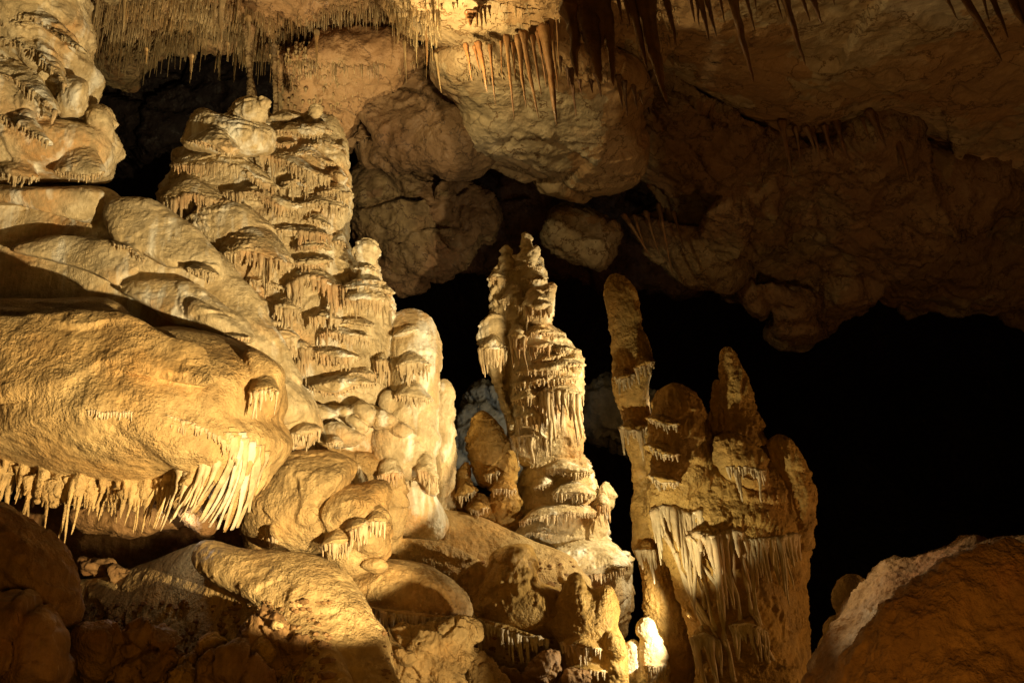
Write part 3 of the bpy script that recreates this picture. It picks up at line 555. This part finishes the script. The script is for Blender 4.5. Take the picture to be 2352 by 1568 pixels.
rm = [pillow([(1500,960),(1510,905),(1530,885),(1555,880),(1590,895),(1612,935),(1640,985),(1740,1010),(1770,1045),(1800,1030),(1850,1110),(1862,1180),(1862,1250),(1850,1330),(1850,1480),(1860,1680),(1620,1680),(1600,1500),(1570,1400),(1520,1260),(1492,1180),(1490,1060)], 9.5, .6, .5, n=2.2, gy=-.0006, c=(1680, 1250), step=9, rings=18),
      pillow([(1496,960),(1512,905),(1535,884),(1560,882),(1600,915),(1620,980),(1640,1100),(1600,1190),(1520,1200),(1494,1160),(1492,1040)], 9.25, .35, .3, n=2.2),
      column([(1666,798,5,9.4),(1669,808,16,9.4),(1678,850,24,9.4),(1690,910,34,9.4),(1698,960,44,9.4),(1700,1020,56,9.4)]), column([(1648,870,5,9.5),(1647,882,14,9.5),(1650,930,18,9.5),(1655,990,24,9.5)]),
      column([(1792,998,6,9.3),(1792,1010,22,9.3),(1806,1050,30,9.3),(1826,1120,36,9.3),(1832,1200,34,9.3),(1836,1260,26,9.3)]),
      pillow([(1640,1010),(1700,1000),(1760,1060),(1750,1130),(1660,1090)], 9.1, .15, .2), knob(1630, 1240, 60, 36, 9.05), knob(1640, 1480, 50, 50, 9.0)]
rt = [(T5(a), H, L, n) for a, H, L, n in [
 ([(580,650),(630,655),(680,655),(740,670)], 0, 60, 18), ([(250,840),(300,820),(360,830),(420,850),(470,830)], 0, 150, 34), ([(380,960),(440,935),(520,950),(600,925),(660,960)], 0, 220, 30),
 ([(660,960),(740,960),(800,950),(870,940)], 0, 180, 26), ([(240,560),(300,600),(360,600)], 60, 20, 10), ([(240,440),(300,470),(360,470)], 50, 20, 10), ([(245,690),(300,720),(370,720)], 60, 24, 12), ([(430,1380),(480,1370),(540,1400)], 60, 150, 14), ([(600,1330),(680,1330),(740,1360)], 50, 120, 14)]]
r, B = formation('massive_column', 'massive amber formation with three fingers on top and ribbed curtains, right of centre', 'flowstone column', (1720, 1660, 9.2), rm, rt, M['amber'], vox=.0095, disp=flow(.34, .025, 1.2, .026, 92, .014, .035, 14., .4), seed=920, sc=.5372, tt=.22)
# long ribs of the curtain, each one a part
for k, (a, b_) in enumerate([((270,860),(500,1340)),((290,880),(520,1370)),((330,860),(560,1200)),((380,880),(470,1020)),((400,960),(490,1250)),((430,970),(530,1340)),((470,940),(540,1100)),((540,950),(520,1110)),((520,1100),(600,1540)),((545,950),(560,1380)),((570,1020),(640,1300)),((620,960),(690,1280)),((650,960),(720,1330)),((690,1280),(770,1470)),((350,1010),(470,1330)),((460,1330),(520,1530)),((430,1400),(470,1500)),((680,1330),(760,1480)),((560,1380),(610,1560)),((310,940),(440,1200)),((640,1010),(660,1180))]):
    a, b_ = T5([a, b_]); t = np.linspace(0, 1, 22)
    px = a[0]+(b_[0]-a[0])*t+3*np.sin(t*7+k); py = a[1]+(b_[1]-a[1])*t
    dep = np.array([hit(B, x, y, 9.1) for x, y in zip(px, py)]); dep = np.convolve(np.pad(dep, 3, 'edge'), np.ones(7)/7, 'valid')
    wd = (5.5-2*np.sin(t*math.pi))*(1+.2*np.sin(t*17+k))*dep/FPX
    v, f = tube(P(px, py, dep-.015), wd, 8); mk('rib', v, f, M['drip'], r)
# ================================================================ lower right slope and knobs
V, F = fuse([pillow([(2600,1222),(2420,1226),(2320,1230),(2262,1240),(2235,1236),(2180,1258),(2110,1286),(2078,1290),(2040,1296),(2015,1325),(1990,1350),(1960,1378),(1945,1402),(1930,1440),(1900,1492),(1866,1550),(1850,1610),(1900,2000),(2700,2000),(2700,1400)], 4.95, .2, .6, n=3, gx=-.0022, gy=-.003, c=(2050, 1500)),
   pillow([(2600,1250),(2420,1248),(2340,1250),(2280,1256),(2215,1282),(2120,1335),(2050,1392),(1975,1470),(1920,1545),(1885,1620),(1950,2000),(2700,2000)], 4.1, .15, .5, n=3, gx=-.0007, gy=-.0010, c=(2200, 1600))], .009, 10, smoothrock(.09, .014, 101, .006, 10))
b = V.mean(0); b[2] = V[:, 2].min()
o = mk('sloping_rock', V, F, M['slope'], base=b); o['label'] = 'near brown sloping rock with a pale crest in the lower right corner'; o['category'] = 'rock'
formation('round_knob_stalagmite', 'olive round-headed stalagmite peeping over the sloping rock at lower right', 'stalagmite', (1940, 1600, 7.6),
  [knob(1955, 1370, 46, 54, 7.8), knob(1925, 1445, 36, 34, 7.8), knob(1910, 1500, 36, 42, 7.75), pillow([(1880,1480),(1980,1420),(2050,1500),(2000,1700),(1890,1700)], 7.9, .3, .3)], [], M['dome'], vox=.01, disp=smoothrock(.02, .008, 102), seed=1)
# ================================================================ left foreground rocks and rubble
rk = lambda *a, **k: boulder(*a, **k)
rk([(-200,1130),(-20,1160),(60,1200),(130,1250),(175,1320),(195,1400),(180,1440),(100,1450),(-200,1480)], 6.3, .5, 'big smooth brown boulder below the dome at the left edge', 'brown', 111, n=2.2, A=.07, vox=.014, grain=.015)
rk([(-200,1430),(60,1400),(130,1440),(145,1500),(130,1568),(-100,1700),(-200,1700)], 5.8, .4, 'dark jagged boulder in the lower left corner', 'brown', 112, n=2.6, A=.12, vox=.014, grain=.015)
rk([(182,1450),(248,1436),(252,1480),(244,1545),(200,1560),(178,1500)], 6.4, .16, 'blocky flat-faced brown stone beside the lower left boulders', 'brown', 113, n=5, A=.05, vox=.01, grain=.012, cat='stone', name='stone')
rk([(455,1500),(480,1460),(500,1452),(520,1470),(518,1500),(490,1530),(440,1545),(420,1530)], 6.6, .12, 'ragged yellow-edged stone lying on the shaded floor', 'amber', 114, n=3, A=.10, sc=3, vox=.008, grain=.02, cat='stone', name='stone')
rk([(380,1545),(420,1520),(470,1545),(480,1600),(380,1620)], 6.4, .14, 'low yellowish stone cut off by the bottom edge', 'amber', 115, n=3, A=.10, sc=3, vox=.008, grain=.02, cat='stone', name='stone')
rk([(180,1285),(225,1278),(262,1288),(262,1305),(240,1322),(195,1310)], 9.0, .14, 'flat dark stone lying in the black recess under the dome, left one', 'brown', 116, n=2.5, A=.05, vox=.014, cat='stone', name='stone')
rk([(265,1305),(300,1300),(330,1305),(345,1330),(250,1330)], 8.8, .14, 'flat dark stone lying in the black recess under the dome, right one', 'brown', 117, n=2.5, A=.05, vox=.014, cat='stone', name='stone')
rk([(600,1470),(650,1430),(680,1470),(710,1530),(730,1640),(520,1640),(540,1500)], 7.0, .2, 'rough grey-brown rock patch at the bottom, left of the flat slab', 'calcite', 118, n=3, A=.10, sc=2.5, vox=.009, grain=.025, cat='rock', name='rubble_rock')
rk([(765,1460),(800,1470),(900,1462),(930,1435),(1010,1428),(1070,1432),(1088,1445),(1075,1475),(1070,1540),(1050,1650),(760,1650)], 8.0, .3, 'rough tilted slab with frosted top at the bottom centre', 'dome', 119, n=4, A=.10, sc=2.6, vox=.009, grain=.04, cat='rock slab', name='rock_slab')
formation('crusty_knobs', 'curled knobs of crust growing on the tilted slab', 'crust', (900, 1520, 7.7), [knob(935, 1512, 22, 20, 7.65), knob(790, 1500, 20, 28, 7.7), knob(918, 1500, 12, 12, 7.6)], [], M['dome'], vox=.006, disp=flow(.05, .015, .6, .004, 120, .008, .01, 40.))
rk([(1070,1500),(1100,1505),(1140,1545),(1180,1640),(1090,1640),(1080,1560)], 8.2, .15, 'knobbly ridge of rock running down right of the slab', 'dome', 121, n=3, A=.10, sc=3, vox=.009, grain=.03, cat='rock', name='rubble_rock')
rk([(1222,1520),(1245,1495),(1275,1500),(1290,1525),(1280,1560),(1240,1600),(1210,1560)], 9.0, .16, 'round reddish stone under the dripping apron', 'brown', 122, n=2.4, A=.05, vox=.01, cat='stone', name='stone')
V, F = fuse([pillow([(60,1150),(600,1150),(620,1300),(300,1330),(60,1300)], 11, .3, .5, n=3), pillow([(150,1170),(330,1160),(460,1180),(420,1215),(200,1225)], 8.6, .2, .2), pillow([(395,1170),(470,1150),(500,1190),(480,1230),(420,1200)], 8.2, .15, .15)], .02, 3, smoothrock(.08, .02, 125))
struct('cave_wall', V, F, M['brown'])

# ================================================================ stalactites
def stal_mesh(x0, y0, x1, y1, w_, d, seed, blade=1.0):
    r_ = np.random.RandomState(seed); K = 30; t = np.linspace(-.08, 1, K)
    L = (y1-y0)*d/FPX; d1 = d-L*math.tan(PITCH)*.9
    tt_ = np.clip(t, 0, 1)
    bend = np.cumsum(r_.normal(0, 1, K)); bend = (bend-np.linspace(bend[0], bend[-1], K))*.02
    px = x0+(x1-x0)*t+w_*.05*np.sin(t*6+seed)+w_*bend; py = y0+(y1-y0)*t; dep = d+(d1-d)*t
    rad = .5*w_*((1-tt_)**.72*.93+.07)*(1+.06*np.sin(t*11+seed)+.05*np.sin(t*23+seed*3)+.05*r_.uniform(-1, 1, K)+.5*np.exp(-tt_*14))*dep/FPX
    rad[-1] *= .45
    m = 14; path = P(px, py, dep); a = np.linspace(0, 2*math.pi, m, endpoint=False)
    fl_ = 1+.10*np.sin(a*3+seed)+.07*np.sin(a*5+seed*2)
    rings = path[:, None]+(rad[:, None]*fl_[None])[..., None]*(RIGHT*np.cos(a)[:, None]+np.cross(RIGHT, DOWN)*(np.sin(a)*blade)[:, None])[None]
    return ringmesh(rings)
BCE = bvh(ceil_b+ceil_c)
def stal(x0, y0, x1, y1, w_, d, label, m='stal', group='stalactites hanging from the ceiling', kids=(), seed=None, name='stalactite'):
    if d > 13: d = min(hit(BCE, x0, max(y0, 2), d), hit(BCE, x1, y1, d)-.2, d+3)-.25
    sd = int(x0*7+y0) % 991
    root = empty(name, P(x0, y0, d), label, 'stalactite', group)
    v, f = stal_mesh(x0, y0, x1, y1, w_, d, sd); mk('spike', v, f, M[m], root)
    for q in kids:
        v, f = stal_mesh(*q, sd+int(q[0])); mk('spike', v, f, M[m], root)
s2 = lambda a, b: (786.4+.3357*a, .3357*b)
s3 = lambda a, b: (1565.6+.3357*a, .3357*b)
def S2(a, b, c, e, w_, d, lab, **k):
    (x0, y0), (x1, y1) = s2(a, b), s2(c, e); stal(x0, y0, x1, y1, w_*.3357, d, lab, **k)
def S3(a, b, c, e, w_, d, lab, **k):
    (x0, y0), (x1, y1) = s3(a, b), s3(c, e); stal(x0, y0, x1, y1, w_*.3357, d, lab, **k)
ordn = ['first', 'second', 'third', 'fourth', 'fifth', 'sixth', 'seventh', 'eighth', 'ninth', 'tenth', 'eleventh', 'twelfth', 'thirteenth', 'fourteenth', 'fifteenth', 'sixteenth', 'seventeenth', 'eighteenth', 'nineteenth', 'twentieth']
row = [(845,320,885,555,34),(905,330,940,480,26),(935,320,995,640,48),(1010,340,1050,735,26),(1085,300,1090,520,20),(1125,290,1175,825,36),(1160,320,1190,570,30),(1205,290,1258,745,46),(1240,270,1345,825,50),(1300,280,1362,665,34),(1340,250,1400,620,26),(1385,240,1470,862,92),(1430,170,1478,640,34),(1465,140,1485,480,24)]
for k, q in enumerate(row):
    S2(*q[:4], q[4]*.78, 12.0, 'rusty stalactite, %s from the left in the row over the pale ceiling block' % ordn[k], m='stal')
sr = sorted([(785,0,790,60,14),(880,100,870,180,60),(915,70,925,190,26),(945,60,955,210,26),(975,55,985,180,20),(1005,50,1015,130,18),(600,30,605,70,12),(680,30,682,75,12)])
for k, q in enumerate(sr): S2(*q, 11.6, 'short dark spike, %s from the left of those on the bright orange ceiling' % ordn[k])
big = [(1565,60,1610,530,110,'amber blade-shaped stalactite ending in a pale tip, left of the dark cluster'),(1650,-60,1760,570,190,'broadest dark brown stalactite, left member of the dark cluster at the top'),(1790,-60,1860,590,110,'dark brown stalactite with split tip right behind the broadest one'),(1885,-40,1915,160,34,'short dark spike between the two dark stalactite clusters, left'),(1930,-40,1965,180,36,'short dark spike between the two dark stalactite clusters, right'),(1945,-60,2090,485,76,'slim dark stalactite just left of the longest one'),(2050,-60,2212,700,140,'longest and thickest black-brown stalactite, pointed, near the top centre'),(2210,-30,2287,320,50,'thin dark stalactite right of the longest one')]
for q in big:
    kd = ()
    if q[4] == 190:
        kd = tuple((*s2(a, b), *s2(c, e), w_*.3357, 9.0) for a, b, c, e, w_ in [(1760,-60,1770,330,150),(1600,-60,1690,330,100),(1700,-60,1725,400,90)])
    S2(*q[:5], 9.0, q[5], kids=kd)
r3 = [(50,-30,90,160,34),(100,-30,122,185,30),(120,-30,187,290,46),(170,-30,240,258,38),(262,-30,292,155,28),(335,-60,492,565,70),(440,-30,505,220,30),(500,-30,512,80,20),(640,-30,690,135,26),(690,-60,845,450,60),(820,-30,880,160,30),(890,-30,962,165,46),(1030,-30,1046,40,20)]
for k, q in enumerate(r3): S3(*q, 10.3, 'brown stalactite, %s from the left in the row right of the dark clusters' % ordn[k])
r4 = [(1800,-30,1890,135,28),(1900,-80,2195,425,60),(2060,-30,2110,160,22),(2110,-60,2235,265,44),(2230,-80,2360,200,70),(2290,-60,2420,330,60)]
for k, q in enumerate(r4): S3(*q, 9.6, 'slanting olive stalactite, %s from the left in the upper right corner' % ordn[k])
r5 = [(690,860,760,1230,40),(780,890,820,1130,30),(860,890,925,1060,34),(900,890,960,1120,26),(980,880,1040,1090,34),(1055,840,1150,1110,40),(1160,860,1195,960,22),(1290,780,1400,1010,44),(1330,800,1395,980,20),(1450,840,1560,1240,56),(1240,820,1290,960,24)]
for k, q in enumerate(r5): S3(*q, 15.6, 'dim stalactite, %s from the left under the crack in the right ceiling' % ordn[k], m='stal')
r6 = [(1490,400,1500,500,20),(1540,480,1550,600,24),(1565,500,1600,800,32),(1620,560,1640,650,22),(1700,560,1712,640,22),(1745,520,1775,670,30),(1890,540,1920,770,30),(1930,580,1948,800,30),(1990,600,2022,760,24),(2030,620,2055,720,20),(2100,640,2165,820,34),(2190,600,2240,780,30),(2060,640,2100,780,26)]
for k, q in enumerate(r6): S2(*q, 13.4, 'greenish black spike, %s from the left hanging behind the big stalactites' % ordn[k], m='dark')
r7 = [(1940,-60,2115,215,30),(2000,-60,2060,120,24),(2080,-80,2172,205,26),(2170,-120,2262,330,26),(2270,-80,2335,150,24)]
for k, q in enumerate(r7):
    (x0, y0), (x1, y1) = TC([(q[0], q[1]), (q[2], q[3])]); stal(x0, y0, x1, y1, q[4]*.3357, 16.6, 'faint brown stalactite, %s from the left beside the hanging angular block' % ordn[k], m='stal')
r8 = [((850,-10),(838,225),24,'pale long stalactite near the left end of the straw ceiling'),((1515,-20),(1512,290),46,'thick pale stalactite in the middle of the straw ceiling'),((1700,130),(1703,300),34,'orange-tipped stalactite over the gap behind the tower'),((1555,300),(1556,395),18,'tiny pale drip over the dark gap, left'),((2165,230),(2166,470),26,'slim brown stalactite above the right side of the tower'),((1000,340),(1000,440),22,'short pale drip left of the dark gap'),((1310,390),(1305,545),26,'dim red stalactite deep inside the dark gap')]
for a, b_, w_, lab in r8: stal(a[0]*.3357, a[1]*.3357, b_[0]*.3357, b_[1]*.3357, w_*.3357, 12.2, lab, m='straw')
stal(*s2(572, 190), *s2(580, 455), 9, 12.3, 'dark thin stalactite beside the edge of the bright orange ceiling'); stal(*s2(425, 300), *s2(438, 570), 6, 12.6, 'thin straight stalactite over the brown rock mass', m='straw'); stal(*s2(640, 390), *s2(676, 640), 7, 12.6, 'thin crooked stalactite beside the brown rock mass', m='straw')
r_, _ = formation('distant_column', 'dim brown column joining ceiling and tower top in the dark gap', 'column', (580, 260, 12.8), [column([(572,60,14,13.3),(571,120,9,13.3),(574,170,7,13.3),(578,210,11,13.3),(582,270,15,13.3)])], [], M['shade_rock'], vox=.012, disp=smoothrock(.02, .01, 130))
formation('distant_column', 'thinner dim column just right of the other one behind the tower top', 'column', (632, 290, 12.8), [column([(630,100,7,13.3),(632,190,6,13.3),(634,230,5,13.3),(632,290,8,13.3)])], [], M['shade_rock'], vox=.012, disp=smoothrock(.02, .01, 131))
#== singles, the rest as one mass
BC = bvh(ceil_a+ceil_b[:1])
rr = np.random.RandomState(3)
t = np.linspace(0, 1, 6)
path = np.stack([.01*np.sin(t*5), .01*np.cos(t*4), -t], 1); SV, SF = tube(path, .5*np.array([1.5, 1, .9, .95, .8, .35]), 6)
SV[:, :2] *= 1
sm = bpy.data.meshes.new('soda_straw'); sm.from_pydata(SV.tolist(), [], SF); sm.materials.append(M['straw']); sm.polygons.foreach_set('use_smooth', [True]*len(sm.polygons))
proto = bpy.data.objects.new('soda_straw', sm)
proto['label'] = 'thin soda straw stalactite in the dense forest on the upper left ceiling'; proto['category'] = 'soda straw'; proto['group'] = 'soda straws on the upper left ceiling'
cand = []
for k in range(1500):
    x = rr.uniform(195, 1010); base = rr.choice([0, 22, 48, 75, 105, 130], p=[.2, .2, .2, .18, .14, .08])
    y = base+rr.normal(0, 6)+18*math.sin(x*.012)-6
    lim = 135 if x < 1000 else 60
    if y > lim: continue
    L = max(8, rr.gamma(3, 9))
    d = hit(BC, x, y, -1)
    if d < 0: continue
    cand.append((L, x, y, d, rr.uniform(1.3, 3.4)))
cand.sort(reverse=True)
rest = []
for i, (L, x, y, d, wd) in enumerate(cand):
    p = P(x, y, d+.10); l = L*d/FPX+.25; w_ = wd*d/FPX
    if i < 290:
        o = proto if i == 0 else proto.copy(); C.objects.link(o)
        o.location = Vector(p); o.scale = (w_, w_, l); o.rotation_euler = (rr.normal(0, .02), rr.normal(0, .03), rr.uniform(0, 6))
    else:
        v = SV*np.array([w_, w_, l]); rest.append((v+p, SF))
V, F = join(rest); o = mk('soda_straws', V, F, M['straw']); o['kind'] = 'stuff'; o['label'] = 'short soda straws and nubs crusting the upper left ceiling'; o['category'] = 'soda straws'
# popcorn crust around them and small nubs on the pale ceiling
nb = []
BB = bvh(ceil_b+ceil_a)
for k in range(1500):
    if k < 900: x, y = rr.uniform(200, 1000), rr.uniform(0, 170)
    if k < 350: x, y = rr.uniform(620, 900), 90+180*rr.rand()**1.6
    else: x, y = rr.uniform(1000, 1560), rr.uniform(0, 175)
    if k > 900 and y < 60+30*math.sin(x*.02) and rr.rand() < .7: continue
    d = hit(BB, x, y, -1)
    if d < 0: continue
    L = rr.uniform(2, 9) if k < 900 else rr.gamma(2, 5)+3
    nb.append(drip(P(x, y, d+.02), L*d/FPX+.05, rr.uniform(1.5, 3.6)*d/FPX, k, K=5, m=6))
V, F = join(nb); o = mk('ceiling_nubs', V, F, M['straw']); o['kind'] = 'stuff'; o['label'] = 'small nubs and popcorn crust on the lit ceiling'; o['category'] = 'crust'
for i_, (o_, d_, lab) in enumerate([([(560,1440),(640,1425),(700,1470),(690,1530),(600,1550),(530,1500)],6.75,'broken angular rock in the shaded hollow left of the ochre flow'),([(250,1470),(330,1450),(400,1480),(390,1560),(260,1570)],6.5,'broken dark rock between the blocky stone and the yellow-edged stone'),([(470,1520),(560,1510),(600,1560),(580,1640),(460,1640)],6.3,'broken brown rock cut by the bottom edge under the yellow-edged stone'),([(740,1440),(800,1420),(850,1450),(800,1500),(730,1490)],7.4,'chipped ochre rock at the left end of the tilted slab')]):
    boulder(o_, d_, .2, lab, 'brown' if i_ < 3 else 'dome', 170+i_, n=4.5, A=.16, sc=3.2, vox=.009, grain=.015, cat='rock', name='rubble_rock')
# ---- loose rubble along the bottom edge, and grit
rr = np.random.RandomState(44)
spots = [(300,1510,26,'amber','dull brown fist-shaped stone near the bottom left'),(345,1548,30,'brown','dark stone at the bottom edge left of the yellowish one'),(560,1545,28,'brown','brown stone in shadow at the bottom edge'),(636,1437,9,'dome','tiny sunlit pebble perched at the shadow edge'),(735,1500,24,'dome','ochre chunk left of the tilted slab'),(745,1552,30,'dome','ochre chunk at the bottom edge beside the tilted slab'),(1170,1555,26,'brown','reddish lump at the bottom edge under the drips'),(1330,1560,34,'brown','brown lump at the bottom edge below the humped stalagmite'),(120,1500,34,'brown','shadowed rock between the two lower left boulders'),(600,1500,20,'amber','small crusty stone in the shaded floor hollow')]
for i, (x, y, r0, m_, lab) in enumerate(spots):
    a_ = np.linspace(0, 2*math.pi, 9, endpoint=False)
    out = [(x+r0*rr.uniform(.75, 1.25)*math.cos(k), y+r0*rr.uniform(.55, .9)*math.sin(k)) for k in a_]
    d = 6.5 if x < 700 else (7.6 if x < 1000 else 9.0)
    rk(out, d, r0*.8*d/FPX, lab, m_, 140+i, n=3.4, A=.05, sc=5, vox=.007, grain=.012, cat='stone', name='stone')
rr = np.random.RandomState(77); gr = []
ico = bmesh.new(); bmesh.ops.create_icosphere(ico, subdivisions=1, radius=1); IV = np.array([v.co[:] for v in ico.verts]); IF = [[v.index for v in f.verts] for f in ico.faces]; ico.free()
for k in range(900):
    x, y = (rr.uniform(180, 760), rr.uniform(1380, 1568)) if k < 500 else (rr.uniform(880, 1320), rr.uniform(1290, 1568))
    d = hit(BF, x, y, -1)
    if d < 0: continue
    r0 = min(.06, rr.gamma(2, .007)+.006)
    v = IV*rr.uniform(.6, 1.25, (len(IV), 3))*r0*np.array([1, 1, .7]); gr.append((v+P(x, y, d), IF))
V, F = join(gr); o = mk('gravel', V, F, M['brown'], smooth=False); o['kind'] = 'stuff'; o['label'] = 'grit and small broken stones strewn over the shaded cave floor'; o['category'] = 'gravel'
